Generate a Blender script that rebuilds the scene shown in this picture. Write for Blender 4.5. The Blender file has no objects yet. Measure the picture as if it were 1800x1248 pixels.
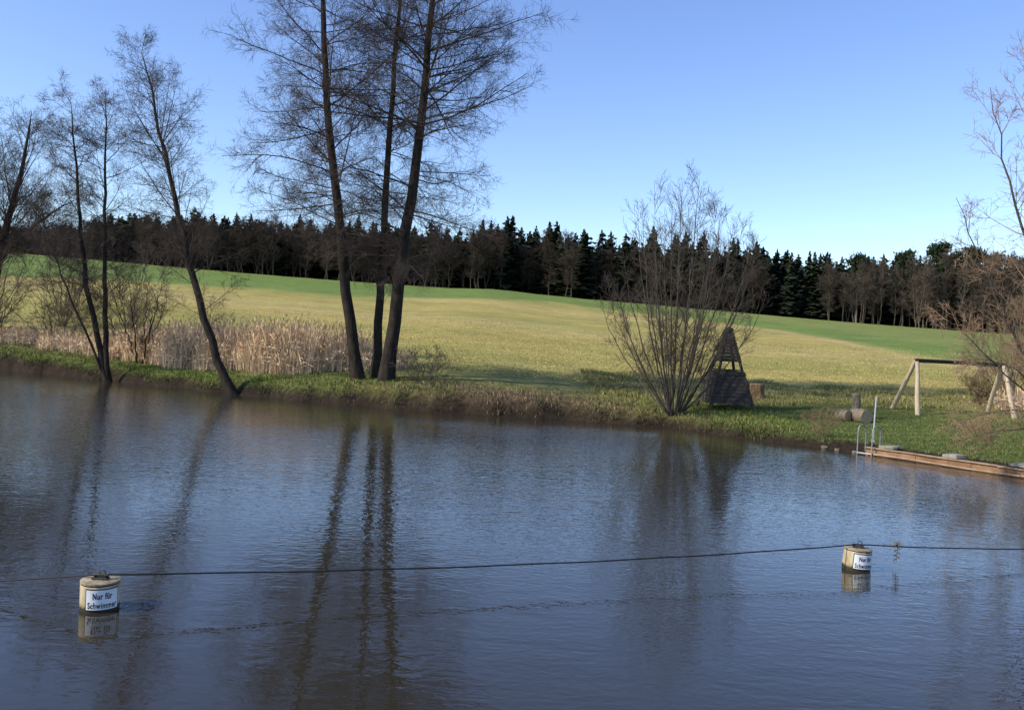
import bpy, math, random
import numpy as np
from mathutils import Vector, Matrix
random.seed(3); RNG=np.random.default_rng(7)
scene=bpy.context.scene
COL=scene.collection
scene.view_settings.view_transform='Standard'
scene.view_settings.look='None'
scene.view_settings.exposure=0

# ------------------------------------------------------------------ helpers
def link(o): COL.objects.link(o); return o
def thing(o,label,cat,group=None,kind=None):
    if label: o["label"]=label
    if cat: o["category"]=cat
    if group: o["group"]=group
    if kind: o["kind"]=kind
    return o
def empty(name,loc=(0,0,0)):
    o=bpy.data.objects.new(name,None); o.location=loc; o.empty_display_size=.3
    return link(o)
def child(o,p):
    o.parent=p; return o
def mesh_np(name,V,F,mats,midx=None,smooth=False,colors=None):
    me=bpy.data.meshes.new(name)
    V=np.asarray(V,dtype=np.float32); 
    n=len(V); me.vertices.add(n); me.vertices.foreach_set('co',V.ravel())
    F=[np.asarray(f,dtype=np.int32) for f in F if len(f)]
    nf=sum(len(f) for f in F); nl=sum(f.size for f in F)
    me.loops.add(nl); me.polygons.add(nf)
    me.loops.foreach_set('vertex_index',np.concatenate([f.ravel() for f in F]))
    tot=np.concatenate([np.full(len(f),f.shape[1],dtype=np.int32) for f in F])
    st=np.concatenate([[0],np.cumsum(tot)[:-1]]).astype(np.int32)
    me.polygons.foreach_set('loop_start',st)
    try: me.polygons.foreach_set('loop_total',tot)
    except Exception: pass
    for m in mats: me.materials.append(m)
    if midx is not None: me.polygons.foreach_set('material_index',np.asarray(midx,dtype=np.int32))
    if smooth: me.polygons.foreach_set('use_smooth',np.ones(nf,dtype=bool))
    if colors is not None:
        a=me.color_attributes.new('tint','FLOAT_COLOR','POINT')
        c=np.ones((n,4),dtype=np.float32); c[:,:3]=colors
        a.data.foreach_set('color',c.ravel())
    me.update(calc_edges=True); me.validate()
    return me
class MB:
    def __init__(s): s.v=[]; s.f=[]; s.m=[]
    def add(s,vs,fs,mi=0):
        b=len(s.v); s.v+= [tuple(v) for v in vs]
        for f in fs: s.f.append(tuple(b+i for i in f)); s.m.append(mi)
    def box(s,c,size,rot=None,mi=0,jit=0):
        hx,hy,hz=[a/2 for a in size]; vs=[]
        for x in(-hx,hx):
            for y in(-hy,hy):
                for z in(-hz,hz):
                    v=Vector((x+random.uniform(-jit,jit),y+random.uniform(-jit,jit),z+random.uniform(-jit,jit)))
                    if rot is not None: v=rot@v
                    vs.append(v+Vector(c))
        s.add(vs,[(0,1,3,2),(4,6,7,5),(0,4,5,1),(2,3,7,6),(0,2,6,4),(1,5,7,3)],mi)
    def tube(s,path,rad,sides=10,mi=0,cap=True,wob=0):
        path=[Vector(p) for p in path]; n=len(path)
        if not hasattr(rad,'__len__'): rad=[rad]*n
        vs=[]; prev=None
        for i,p in enumerate(path):
            t=(path[min(i+1,n-1)]-path[max(i-1,0)]).normalized()
            if prev is None:
                ref=Vector((0,0,1)) if abs(t.z)<.9 else Vector((1,0,0))
                u=t.cross(ref).normalized()
            else: u=(prev-t*prev.dot(t)).normalized()
            prev=u; w=t.cross(u)
            for k in range(sides):
                a=2*math.pi*k/sides; r=rad[i]*(1+random.uniform(-wob,wob))
                vs.append(p+(u*math.cos(a)+w*math.sin(a))*r)
        fs=[]
        for i in range(n-1):
            for k in range(sides):
                k2=(k+1)%sides
                fs.append((i*sides+k,i*sides+k2,(i+1)*sides+k2,(i+1)*sides+k))
        if cap:
            fs.append(tuple(range(sides))[::-1]); fs.append(tuple((n-1)*sides+k for k in range(sides)))
        s.add(vs,fs,mi)
    def lathe(s,prof,segs=40,c=(0,0,0),mi=0):
        vs=[];n=len(prof)
        for r,z in prof:
            for k in range(segs):
                a=2*math.pi*k/segs; vs.append((c[0]+r*math.cos(a),c[1]+r*math.sin(a),c[2]+z))
        fs=[]
        for i in range(n-1):
            for k in range(segs):
                k2=(k+1)%segs
                fs.append((i*segs+k,i*segs+k2,(i+1)*segs+k2,(i+1)*segs+k))
        fs.append(tuple(range(segs))[::-1]); fs.append(tuple((n-1)*segs+k for k in range(segs)))
        s.add(vs,fs,mi)
    def obj(s,name,mats,smooth=False,bevel=0,parent=None):
        me=bpy.data.meshes.new(name); me.from_pydata(s.v,[],s.f)
        for m in mats: me.materials.append(m)
        for p,mi in zip(me.polygons,s.m): p.material_index=mi
        me.update()
        if smooth:
            for p in me.polygons: p.use_smooth=True
            try: me.set_sharp_from_angle(angle=math.radians(40))
            except Exception: pass
        o=link(bpy.data.objects.new(name,me))
        if bevel:
            b=o.modifiers.new('bevel','BEVEL'); b.width=bevel; b.segments=2
        if parent: o.parent=parent
        return o

# ------------------------------------------------------------------ materials
def mat(name,col,rough=.8,noise=None,col2=None,bump=0,bscale=20,spec=.3,metal=0,tint=False,stretch=(1,1,1),detail=6):
    m=bpy.data.materials.new(name); m.use_nodes=True; nt=m.node_tree; N=nt.nodes; L=nt.links
    b=N['Principled BSDF']; b.inputs['Roughness'].default_value=rough
    b.inputs['Metallic'].default_value=metal
    b.inputs['Specular IOR Level'].default_value=spec
    b.inputs['Base Color'].default_value=(*col,1)
    tc=N.new('ShaderNodeTexCoord'); mp=N.new('ShaderNodeMapping'); mp.inputs['Scale'].default_value=stretch
    L.new(tc.outputs['Object'],mp.inputs['Vector'])
    src=None
    if noise:
        nz=N.new('ShaderNodeTexNoise'); nz.inputs['Scale'].default_value=noise; nz.inputs['Detail'].default_value=detail
        nz.inputs['Roughness'].default_value=.65
        L.new(mp.outputs[0],nz.inputs['Vector'])
        r=N.new('ShaderNodeValToRGB'); r.color_ramp.elements[0].position=.32; r.color_ramp.elements[1].position=.68
        r.color_ramp.elements[0].color=(*col,1); r.color_ramp.elements[1].color=(*(col2 or col),1)
        L.new(nz.outputs['Fac'],r.inputs['Fac']); src=r.outputs['Color']
    if tint:
        at=N.new('ShaderNodeAttribute'); at.attribute_name='tint'
        if src:
            mx=N.new('ShaderNodeMix'); mx.data_type='RGBA'; mx.blend_type='MULTIPLY'; mx.inputs['Factor'].default_value=1
            L.new(src,mx.inputs['A']); L.new(at.outputs['Color'],mx.inputs['B']); src=mx.outputs['Result']
        else: src=at.outputs['Color']
    if src: L.new(src,b.inputs['Base Color'])
    if bump:
        n2=N.new('ShaderNodeTexNoise'); n2.inputs['Scale'].default_value=bscale; n2.inputs['Detail'].default_value=5
        L.new(mp.outputs[0],n2.inputs['Vector'])
        bp=N.new('ShaderNodeBump'); bp.inputs['Strength'].default_value=1; bp.inputs['Distance'].default_value=bump
        L.new(n2.outputs['Fac'],bp.inputs['Height']); L.new(bp.outputs[0],b.inputs['Normal'])
    return m
M_bark=mat('alder_bark',(.014,.011,.009),.9,6,(.046,.037,.029),.03,9,.12,stretch=(1,1,.35))
M_twig=mat('alder_twig',(.055,.042,.035),.8,1.2,(.10,.077,.062),0,1,.15)
M_bark2=mat('shrub_bark',(.05,.042,.034),.9,7,(.11,.095,.078),.02,12,.15)
M_twig2=mat('shrub_twig',(.060,.048,.039),.8,2,(.11,.088,.069),0,1,.15)
M_twigr=mat('budding_twig',(.24,.15,.09),.75,3,(.38,.25,.16),0,1,.2)
M_twigo=mat('willow_twig',(.16,.115,.062),.8,2,(.26,.19,.105),0,1,.2)
M_twigy=mat('sallow_twig',(.13,.105,.052),.8,2,(.21,.17,.085),0,1,.2)
M_far=mat('far_twig',(.046,.036,.029),.9,.6,(.080,.064,.050),0,1,.1)
M_farg=mat('far_grey_twig',(.080,.063,.049),.9,.6,(.13,.107,.084),0,1,.1)
M_spruce=mat('spruce_needles',(.010,.017,.009),.8,.5,(.026,.038,.018),0,1,.2)
M_pine=mat('pine_needles',(.014,.024,.010),.8,.7,(.034,.050,.020),0,1,.2)
M_blade=mat('grass_blade',(1,1,1),.75,None,tint=True,spec=.2)
M_wood=mat('weathered_wood',(.022,.020,.018),.85,8,(.080,.070,.060),.015,20,.2,stretch=(1,1,6))
M_pale=mat('peeled_log_wood',(.40,.32,.22),.75,5,(.58,.49,.36),.008,14,.2,stretch=(2,2,.4))
M_cut=mat('cut_log_end',(.30,.21,.12),.8,9,(.46,.34,.21),.01,30,.2)
M_stump=mat('stump_wood',(.07,.045,.028),.9,6,(.27,.17,.09),.04,9,.2,stretch=(1.5,1.5,.6))
M_logb=mat('log_bark',(.11,.09,.065),.9,7,(.24,.20,.145),.02,15,.2)
M_steel=mat('galvanised_steel',(.20,.21,.22),.5,12,(.32,.33,.34),0,1,.5,metal=.5)
M_dsteel=mat('dark_steel',(.035,.033,.03),.6,20,(.09,.075,.06),.003,40,.4,metal=.4)
M_rust=mat('rusty_sheet_steel',(.15,.08,.045),.9,2.2,(.34,.20,.11),.015,9,.15,detail=9)
M_rustr=mat('weathered_capping',(.22,.15,.095),.8,3,(.40,.30,.21),.004,25,.2,detail=9)
M_conc=mat('concrete',(.20,.18,.15),.9,6,(.34,.31,.26),.01,25,.2)
M_stone=mat('bank_stone',(.10,.09,.075),.9,4,(.22,.20,.17),.02,10,.2)
M_cable=mat('black_cable',(.008,.008,.009),.6,60,(.02,.02,.02),0,1,.3)
M_white=mat('sign_white',(.60,.63,.67),.45,5,(.76,.78,.80),0,1,.4)
M_black=mat('sign_black',(.008,.008,.01),.5,30,(.015,.015,.018),0,1,.4)
def buoy_mat():
    m=mat('stained_cream_plastic',(.26,.17,.07),.65,6,(.60,.54,.37),.004,26,.3,detail=10,stretch=(1,1,.4))
    nt=m.node_tree; N=nt.nodes; L=nt.links; b=N['Principled BSDF']
    src=b.inputs['Base Color'].links[0].from_socket
    tc=N.new('ShaderNodeTexCoord'); sp=N.new('ShaderNodeSeparateXYZ'); L.new(tc.outputs['Object'],sp.inputs[0])
    nz=N.new('ShaderNodeTexNoise'); nz.inputs['Scale'].default_value=14; L.new(tc.outputs['Object'],nz.inputs['Vector'])
    ad=N.new('ShaderNodeMath'); ad.operation='MULTIPLY_ADD'; ad.inputs[1].default_value=-.09; L.new(nz.outputs['Fac'],ad.inputs[0]); L.new(sp.outputs['Z'],ad.inputs[2])
    r=N.new('ShaderNodeValToRGB'); r.color_ramp.elements[0].position=0.0; r.color_ramp.elements[1].position=.04
    r.color_ramp.elements[0].color=(1,1,1,1); r.color_ramp.elements[1].color=(0,0,0,1)
    L.new(ad.outputs[0],r.inputs['Fac'])
    mx=N.new('ShaderNodeMix'); mx.data_type='RGBA'; L.new(r.outputs['Color'],mx.inputs['Factor'])
    L.new(src,mx.inputs['A']); mx.inputs['B'].default_value=(.03,.027,.015,1)
    L.new(mx.outputs['Result'],b.inputs['Base Color'])
    return m
M_buoy=buoy_mat()
M_lid=mat('buoy_lid_plastic',(.15,.11,.06),.8,9,(.44,.38,.26),.006,30,.25,detail=10)

# ------------------------------------------------------------------ terrain
SHORE=[(-110,60),(-80,70),(-60,66),(-44,59),(-30.5,53.1),(-21.9,47.7),(-17.5,45),(-13.6,42.7),(-7.45,39.4),(-2.3,37.8),(2.54,37.4),
       (6.04,36.8),(8.8,33.8),(12.2,30.4),(15.3,26.0),(18.5,21.4),(24,16),(28,6),(28,-14),(-110,-14)]
def sdist(x,y):
    x=np.asarray(x,float); y=np.asarray(y,float); best=np.full(x.shape,1e9); ins=np.zeros(x.shape,bool)
    n=len(SHORE)
    for i in range(n):
        ax,ay=SHORE[i]; bx,by=SHORE[(i+1)%n]; dx,dy=bx-ax,by-ay
        t=np.clip(((x-ax)*dx+(y-ay)*dy)/(dx*dx+dy*dy),0,1)
        best=np.minimum(best,np.hypot(x-ax-t*dx,y-ay-t*dy))
        c=((ay>y)!=(by>y)); xi=ax+(y-ay)*dx/(dy if abs(dy)>1e-9 else 1e-9)
        ins^=(c&(x<xi))
    return np.where(ins,-best,best)
def shore(x,y):
    s=sdist(x,y)
    w=1/(1+np.exp(np.clip((x-11.6)/.25,-50,50)))
    return s+w*(.22*np.sin(x*1.3+1)+.15*np.sin(x*3.1+y*1.1)+.07*np.sin(x*7.3))
def sp(a,w): return w*np.logaddexp(0,a/w)
def sm(a): a=np.clip(a,0,1); return a*a*(3-2*a)
def height(x,y,s=None):
    x=np.asarray(x,float); y=np.asarray(y,float)
    if s is None: s=shore(x,y)
    wd=.28+.62/(1+np.exp(np.clip((x-11.7)/.2,-50,50)))
    bank=.27+.13/(1+np.exp(np.clip((x-11.5)/.5,-50,50)))+.42*np.exp(-((x+4)/7)**2)
    land=bank*sm(s/wd)+.058*(np.maximum(s,0)-sp(np.maximum(s,0)-14,2)+sp(-14.,2))
    t=np.clip(x/190,-.7,.7); e=(92-45*t)/1560
    k=(3.2+e*190-1.7)/140
    ramp=sp(y-50,5)-1.10*sp(y-190,7)
    z=np.where(s>0,land+k*ramp,-np.minimum(1.8,-s*.7))
    und=.04*np.sin(x*.9+1.3*np.sin(y*.5))*np.sin(y*.7+x*.2)+.25*np.sin(x*.05+1)*np.sin(y*.045)*sm((y-55)/40)
    return z+und*sm(s/3)
def gz(x,y): return float(height(np.array([x]),np.array([y]))[0])
xs=np.concatenate([np.linspace(-900,-120,14),np.linspace(-110,-46,40),np.arange(-45,32,.3),np.linspace(33,120,50),np.linspace(135,900,14)])
ys=np.concatenate([np.linspace(-500,-20,8),np.linspace(-15,19,20),np.arange(20,62,.25),np.arange(62,120,1.0),np.arange(120,260,2.5),np.linspace(270,1500,20)])
X,Y=np.meshgrid(xs,ys); S=shore(X,Y); Z=height(X,Y,S)
V=np.stack([X,Y,Z],-1).reshape(-1,3)
nx,ny=len(xs),len(ys)
ii=(np.arange(ny-1)[:,None]*nx+np.arange(nx-1)[None]).ravel()
F=np.stack([ii,ii+1,ii+nx+1,ii+nx],1)
def mixc(a,b,w): return a*(1-w[...,None])+np.array(b)*w[...,None]
def wob(x,y): return np.sin(x*.33+2*np.sin(y*.21))+np.sin(y*.4+1.7*np.sin(x*.17))
def zonecol(x,y,s):
    c=np.zeros(x.shape+(3,))+np.array([.415,.335,.105])
    c=mixc(c,[.255,.26,.07],sm(.5+.35*wob(x*.3,y*.7))*.55)
    c=mixc(c,[.47,.37,.15],sm(.3+.6*np.sin(y*.16+.02*x+np.sin(x*.04)))*.5)
    c=mixc(c,[.20,.235,.06],sm((70-y)/16)*sm((10-x)/20)*.5)
    t=x/np.maximum(y,1)
    bl=np.interp(t,[-.7,-.2,.05,.3,.47,.7],[112,128,146,118,84,66])+3*np.sin(x*.09)+1.5*np.sin(x*.31)
    c=mixc(c,[.50,.39,.18],np.exp(-((y-bl+3)/2.2)**2)*sm((t-.22)/.1)*.8)
    c=mixc(c,[.145,.220,.052],sm((y-bl)/8+.5)*.93)
    c=mixc(c,[.25,.26,.08],sm((y-bl-16)/8)*sm((t)/.2)*.5)
    nr=sm((52+wob(x,y)*1.2-y)/4)*1.0
    c=mixc(c,[.19,.195,.06],nr*.85)
    c=mixc(c,[.30,.245,.13],sm((-x-8)/6)*sm((58-y)/8)*.8)
    lawn=sm((x-6.5)/2.5)*sm((13-s)/4)
    c=mixc(c,[.105,.135,.038],lawn)
    c=mixc(c,[.14,.165,.042],sm((-x-5)/4)*sm((4.5-s+.6*wob(x*3,y*3))/2))
    br=np.exp(-((x-.5)/5.8)**2)*sm((4.4-s+.6*wob(x*2,y*2))/2.0)
    c=mixc(c,[.105,.075,.047],np.clip(br*1.05,0,1))
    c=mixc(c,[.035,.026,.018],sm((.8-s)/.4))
    return c
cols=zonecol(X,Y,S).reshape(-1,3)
def ground_mat():
    m=bpy.data.materials.new('meadow_ground'); m.use_nodes=True; nt=m.node_tree; N=nt.nodes; L=nt.links
    b=N['Principled BSDF']; b.inputs['Roughness'].default_value=.95; b.inputs['Specular IOR Level'].default_value=.1
    at=N.new('ShaderNodeAttribute'); at.attribute_name='tint'
    tc=N.new('ShaderNodeTexCoord'); cur=at.outputs['Color']
    for sc,st,lo,hi in((.12,(1,2.2,1),.82,1.18),(.9,(.5,1.4,1),.72,1.26),(5,(1,1,1),.6,1.38)):
        mp=N.new('ShaderNodeMapping'); mp.inputs['Scale'].default_value=st; L.new(tc.outputs['Object'],mp.inputs['Vector'])
        nz=N.new('ShaderNodeTexNoise'); nz.inputs['Scale'].default_value=sc; nz.inputs['Detail'].default_value=7; nz.inputs['Roughness'].default_value=.7
        L.new(mp.outputs[0],nz.inputs['Vector'])
        mr=N.new('ShaderNodeMapRange'); mr.inputs['From Min'].default_value=.3; mr.inputs['From Max'].default_value=.7
        mr.inputs['To Min'].default_value=lo; mr.inputs['To Max'].default_value=hi
        L.new(nz.outputs['Fac'],mr.inputs['Value'])
        v=N.new('ShaderNodeVectorMath'); v.operation='SCALE'; L.new(cur,v.inputs[0]); L.new(mr.outputs[0],v.inputs['Scale']); cur=v.outputs[0]
    mp=N.new('ShaderNodeMapping'); mp.inputs['Rotation'].default_value=(0,0,math.radians(8)); L.new(tc.outputs['Object'],mp.inputs['Vector'])
    wv=N.new('ShaderNodeTexWave'); wv.bands_direction='Y'; wv.inputs['Scale'].default_value=.28; wv.inputs['Distortion'].default_value=3.5; wv.inputs['Detail'].default_value=4
    L.new(mp.outputs[0],wv.inputs['Vector'])
    mr=N.new('ShaderNodeMapRange'); mr.inputs['To Min'].default_value=.88; mr.inputs['To Max'].default_value=1.09; L.new(wv.outputs['Fac'],mr.inputs['Value'])
    v=N.new('ShaderNodeVectorMath'); v.operation='SCALE'; L.new(cur,v.inputs[0]); L.new(mr.outputs[0],v.inputs['Scale']); cur=v.outputs[0]
    L.new(cur,b.inputs['Base Color'])
    n2=N.new('ShaderNodeTexNoise'); n2.inputs['Scale'].default_value=3.5; n2.inputs['Detail'].default_value=8; n2.inputs['Roughness'].default_value=.75
    L.new(tc.outputs['Object'],n2.inputs['Vector'])
    bp=N.new('ShaderNodeBump'); bp.inputs['Distance'].default_value=.14; L.new(n2.outputs['Fac'],bp.inputs['Height']); L.new(bp.outputs[0],b.inputs['Normal'])
    return m
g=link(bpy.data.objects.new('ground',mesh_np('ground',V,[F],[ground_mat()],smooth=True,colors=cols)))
thing(g,'grassy pond bank rising into a green and yellow sown field','ground',kind='structure')

# ------------------------------------------------------------------ water
def water_mat():
    m=bpy.data.materials.new('pond_water'); m.use_nodes=True; nt=m.node_tree; N=nt.nodes; L=nt.links
    b=N['Principled BSDF']; b.inputs['Base Color'].default_value=(.030,.026,.017,1)
    b.inputs['Roughness'].default_value=.02; b.inputs['IOR'].default_value=1.40; b.inputs['Specular IOR Level'].default_value=.5
    tc=N.new('ShaderNodeTexCoord')
    def layer(sc,st,rot,amp,detail):
        mp=N.new('ShaderNodeMapping'); mp.inputs['Scale'].default_value=st; mp.inputs['Rotation'].default_value=(0,0,math.radians(rot))
        L.new(tc.outputs['Object'],mp.inputs['Vector'])
        nz=N.new('ShaderNodeTexNoise'); nz.inputs['Scale'].default_value=sc; nz.inputs['Detail'].default_value=detail; nz.inputs['Roughness'].default_value=.5; nz.inputs['Distortion'].default_value=.4
        L.new(mp.outputs[0],nz.inputs['Vector'])
        mu=N.new('ShaderNodeMath'); mu.operation='MULTIPLY'; mu.inputs[1].default_value=amp; L.new(nz.outputs['Fac'],mu.inputs[0]); return mu.outputs[0]
    a=layer(2.2,(.55,1.25,1),6,.0052,2)
    c=layer(8.5,(.75,1.2,1),-14,.0076,2)
    pz=N.new('ShaderNodeTexNoise'); pz.inputs['Scale'].default_value=.10; pz.inputs['Detail'].default_value=3; L.new(tc.outputs['Object'],pz.inputs['Vector'])
    pr=N.new('ShaderNodeMapRange'); pr.inputs['From Min'].default_value=.4; pr.inputs['From Max'].default_value=.6; pr.inputs['To Min'].default_value=.6; pr.inputs['To Max'].default_value=1.3
    L.new(pz.outputs['Fac'],pr.inputs['Value'])
    # the breeze reaches the middle of the pond; the near water is sheltered
    sy=N.new('ShaderNodeSeparateXYZ'); L.new(tc.outputs['Object'],sy.inputs[0])
    sr=N.new('ShaderNodeMapRange'); sr.interpolation_type='SMOOTHSTEP'; sr.inputs['From Min'].default_value=7; sr.inputs['From Max'].default_value=24; sr.inputs['To Min'].default_value=.36; sr.inputs['To Max'].default_value=1.15
    L.new(sy.outputs['Y'],sr.inputs['Value'])
    m2=N.new('ShaderNodeMath'); m2.operation='MULTIPLY'; L.new(pr.outputs[0],m2.inputs[0]); L.new(sr.outputs[0],m2.inputs[1])
    mm=N.new('ShaderNodeMath'); mm.operation='MULTIPLY'; L.new(c,mm.inputs[0]); L.new(m2.outputs[0],mm.inputs[1])
    ad=N.new('ShaderNodeMath'); ad.operation='ADD'; L.new(a,ad.inputs[0]); L.new(mm.outputs[0],ad.inputs[1])
    bp=N.new('ShaderNodeBump'); bp.inputs['Strength'].default_value=1; bp.inputs['Distance'].default_value=1; L.new(ad.outputs[0],bp.inputs['Height']); L.new(bp.outputs[0],b.inputs['Normal'])
    return m
w=link(bpy.data.objects.new('water',mesh_np('water',[(-112,-16,0),(30,-16,0),(30,72,0),(-112,72,0)],[[(0,1,2,3)]],[water_mat()])))
thing(w,'dark blue rippled pond water reflecting bare trees','water',kind='structure')

# ------------------------------------------------------------------ tree generator
def nrm(a): return a/np.maximum(np.linalg.norm(a,axis=-1,keepdims=True),1e-9)
def tubes(P,R,s):
    N,K,_=P.shape
    T=np.empty_like(P); T[:,1:-1]=P[:,2:]-P[:,:-2]; T[:,0]=P[:,1]-P[:,0]; T[:,-1]=P[:,-1]-P[:,-2]; T=nrm(T)
    mean=nrm(P[:,-1]-P[:,0]); ref=np.where(np.abs(mean[:,2:3])>.8,np.array([[1.,0,0]]),np.array([[0,0,1.]]))
    ref=np.repeat(ref[:,None],K,1); U=nrm(np.cross(T,ref)); W=np.cross(T,U)
    a=np.arange(s)*2*np.pi/s
    ring=P[:,:,None]+R[:,:,None,None]*(U[:,:,None]*np.cos(a)[None,None,:,None]+W[:,:,None]*np.sin(a)[None,None,:,None])
    V=ring.reshape(-1,3)
    n=np.arange(N)[:,None,None]*K*s; k=np.arange(K-1)[None,:,None]*s; j=np.arange(s)[None,None,:]; j2=(j+1)%s
    F=np.stack([n+k+j,n+k+j2,n+k+s+j2,n+k+s+j],-1).reshape(-1,4)
    return V,F
def join(parts):
    Vs=[];Fs=[];b=0
    for V,F in parts: Vs.append(V); Fs.append(F+b); b+=len(V)
    return np.concatenate(Vs),np.concatenate(Fs)
def spawn(P,R,cnt,t0,t1,ang,lf,K,rr,up,wig,rng,rmin,flat=1.,tpow=1.,tipr=.25):
    N,Kp,_=P.shape; idx=np.repeat(np.arange(N),cnt); M=len(idx)
    t=t0+(t1-t0)*rng.random(M)**tpow; f=t*(Kp-1); i=np.minimum(f.astype(int),Kp-2); fr=(f-i)[:,None]
    A=P[idx,i];B=P[idx,i+1]; pos=A+(B-A)*fr; tan=nrm(B-A); r=R[idx,i]*(1-fr[:,0])+R[idx,i+1]*fr[:,0]
    perp=nrm(np.cross(tan,rng.normal(size=(M,3))))
    if flat!=1.: perp[:,2]*=flat; perp=nrm(perp)
    aa=ang(t) if callable(ang) else ang
    a=(aa*(1+.22*rng.normal(size=M)))[:,None]
    d=nrm(np.cos(a)*tan+np.sin(a)*perp)
    L=lf(t,idx)*(.65+.55*rng.random(M))
    uu=up(t) if callable(up) else np.full(M,up)
    pts=np.empty((M,K,3)); pts[:,0]=pos; step=(L/(K-1))[:,None]
    for k in range(1,K):
        pts[:,k]=pts[:,k-1]+d*step
        ud=uu+(.09*(k/K)**2 if callable(up) else 0)
        d=d+wig*rng.normal(size=(M,3)); d[:,2]+=ud; d=nrm(d)
    r0=np.minimum(r*.7,np.maximum(L*rr,rmin))
    q=np.linspace(1,tipr,K)[None]
    RR=np.maximum(r0[:,None]*q,rmin*np.linspace(1,.5,K)[None])
    return pts,RR,L
def resample(ctrl,K,rng,noise):
    c=np.array(ctrl,float); d=np.concatenate([[0],np.cumsum(np.linalg.norm(np.diff(c,axis=0),axis=1))]); d/=d[-1]
    t=np.linspace(0,1,K); p=np.stack([np.interp(t,d,c[:,j]) for j in range(3)],1)
    for _ in range(2): p[1:-1]=.25*p[:-2]+.5*p[1:-1]+.25*p[2:]
    n=rng.normal(size=(K,3))*noise; n[0]=0; n[:,2]=0
    return p+n
def make_tree(name,stems,radii,seed,maxL,cfg,mt,mb,label,cat='tree',group=None,rmin=.0055,t0=.22,prof=None,n1=70,n2=12,n3=7,n4=3,ang=1.15,up1=.03,up2=.02,flat2=.5,wig=.13,single=False,rr=.0085,a2=.85,tpow=1.):
    rng=np.random.default_rng(seed); K=18
    P=np.stack([resample(s,K,rng,cfg) for s in stems]); 
    q=np.linspace(0,1,K)
    R=np.array(radii)[:,None]*(np.maximum(1-q,0.0)**.75*.93+.07*np.exp(-q*30)*5+.03)[None]
    R=np.maximum(R,rmin*1.2)
    base=P[0,0].copy(); P=P-base
    if prof is None: prof=lambda t: .25+.75*np.sin(np.pi*np.clip((t-.05)/1.0,0,1))
    slen=np.linalg.norm(P[:,-1]-P[:,0],axis=1); rel=slen/slen.max()
    l1=spawn(P,R,n1,t0,.99,ang,lambda t,i:maxL*prof(t)*rel[i],9,rr,up1,wig*.5,rng,rmin*1.6,tpow=tpow)
    l2=spawn(l1[0],l1[1],n2,.12,1.,a2,lambda t,i:l1[2][i]*.42*(1.1-.6*t)+.15,6,.009,up2,wig,rng,rmin*1.2,flat=flat2)
    l3=spawn(l2[0],l2[1],n3,.15,1.,a2*.95,lambda t,i:l2[2][i]*.45*(1.1-.5*t)+.10,4,.008,up2,wig,rng,rmin)
    parts=[tubes(l1[0],l1[1],5),tubes(l2[0],l2[1],3),tubes(l3[0],l3[1],3)]
    if n4:
        l4=spawn(l3[0],l3[1],n4,.2,1.,.75,lambda t,i:l3[2][i]*.5+.07,2,.01,up2,wig,rng,rmin*.9)
        parts.append(tubes(l4[0],l4[1],3))
    tv,tf=tubes(P,R,10); cv,cf=join(parts)
    if single:
        v,f=join([(tv,tf),(cv,cf)])
        me=mesh_np(name,v,[f],[mt,mb],midx=np.concatenate([np.zeros(len(tf)),np.ones(len(cf))]),smooth=True)
        return me
    root=empty(name,tuple(base)); thing(root,label,cat,group)
    child(link(bpy.data.objects.new('trunk',mesh_np('trunk',tv,[tf],[mt],smooth=True))),root)
    child(link(bpy.data.objects.new('crown',mesh_np('crown',cv,[cf],[mb],smooth=True))),root)
    return root
def onb(p,dz=-.15): return (p[0],p[1],gz(p[0],p[1])+dz)
AL='tall bare alders grouped on the bank'
pf=lambda t:np.interp(t,[0,.2,.35,.5,.75,1],[.35,.55,.9,1,.85,.35])
ua=lambda t: np.interp(t,[.1,.35,.6,1],[-.08,-.03,.0,.04])
an=lambda t: np.interp(t,[.1,.4,.8,1],[1.45,1.3,1.15,.8])
make_tree('alder_tree',[[onb((-7.3,42.6)),(-8.25,42.6,6),(-8.9,42.5,10.8),(-9.6,42.4,15.4),(-9.9,42.4,19),(-10.1,42.4,26)]],[.295],11,4.7,.03,M_bark,M_twig,'tall bare alder with dark slightly leaning trunk on the bank',group=AL,n1=112,n2=13,n3=9,n4=3,prof=pf,ang=an,up1=ua,t0=.18,wig=.13,tpow=.75,rmin=.005)
make_tree('alder_tree',[[onb((-6.6,43.4)),(-6.6,43.4,8),(-6.5,43.5,14),(-6.4,43.5,19),(-6.3,43.5,25)]],[.235],12,3.7,.03,M_bark,M_twig,'tall slim bare alder with straight upright trunk between two thicker ones',group=AL,n1=66,n2=12,n3=8,n4=2,prof=pf,ang=an,up1=ua,t0=.25,wig=.13,tpow=.75,rmin=.005)
make_tree('alder_tree',[[onb((-5.9,42.0)),(-5.45,42,7),(-4.95,42,11.8),(-4.7,42,17),(-4.4,42,26)]],[.345],13,5.5,.035,M_bark,M_twig,'tall bare alder with the thickest dark trunk and wide crown',group=AL,n1=118,n2=13,n3=9,n4=3,prof=pf,ang=an,up1=ua,t0=.16,wig=.13,tpow=.75,rmin=.005)
make_tree('alder_tree',[[(-21.2,46.9,-.2),(-22.3,47,3.3),(-23.0,47,6.9),(-23.5,47,11),(-24.0,47,14.8)],[(-21.2,46.9,-.2),(-21.7,47.2,3.2),(-22.0,47.3,7.4),(-22.1,47.4,11),(-22.4,47.5,15.5)],[(-21.2,46.9,-.2),(-22.8,46.6,3.2),(-24.2,46.4,6.6),(-25.0,46.2,9.5)]],[.18,.16,.08],14,3.0,.04,M_bark,M_twig,'slender bare alder with several stems rising from the water edge',n1=42,n2=10,n3=7,n4=2,t0=.25,ang=1.0,wig=.11,rmin=.005)
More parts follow.
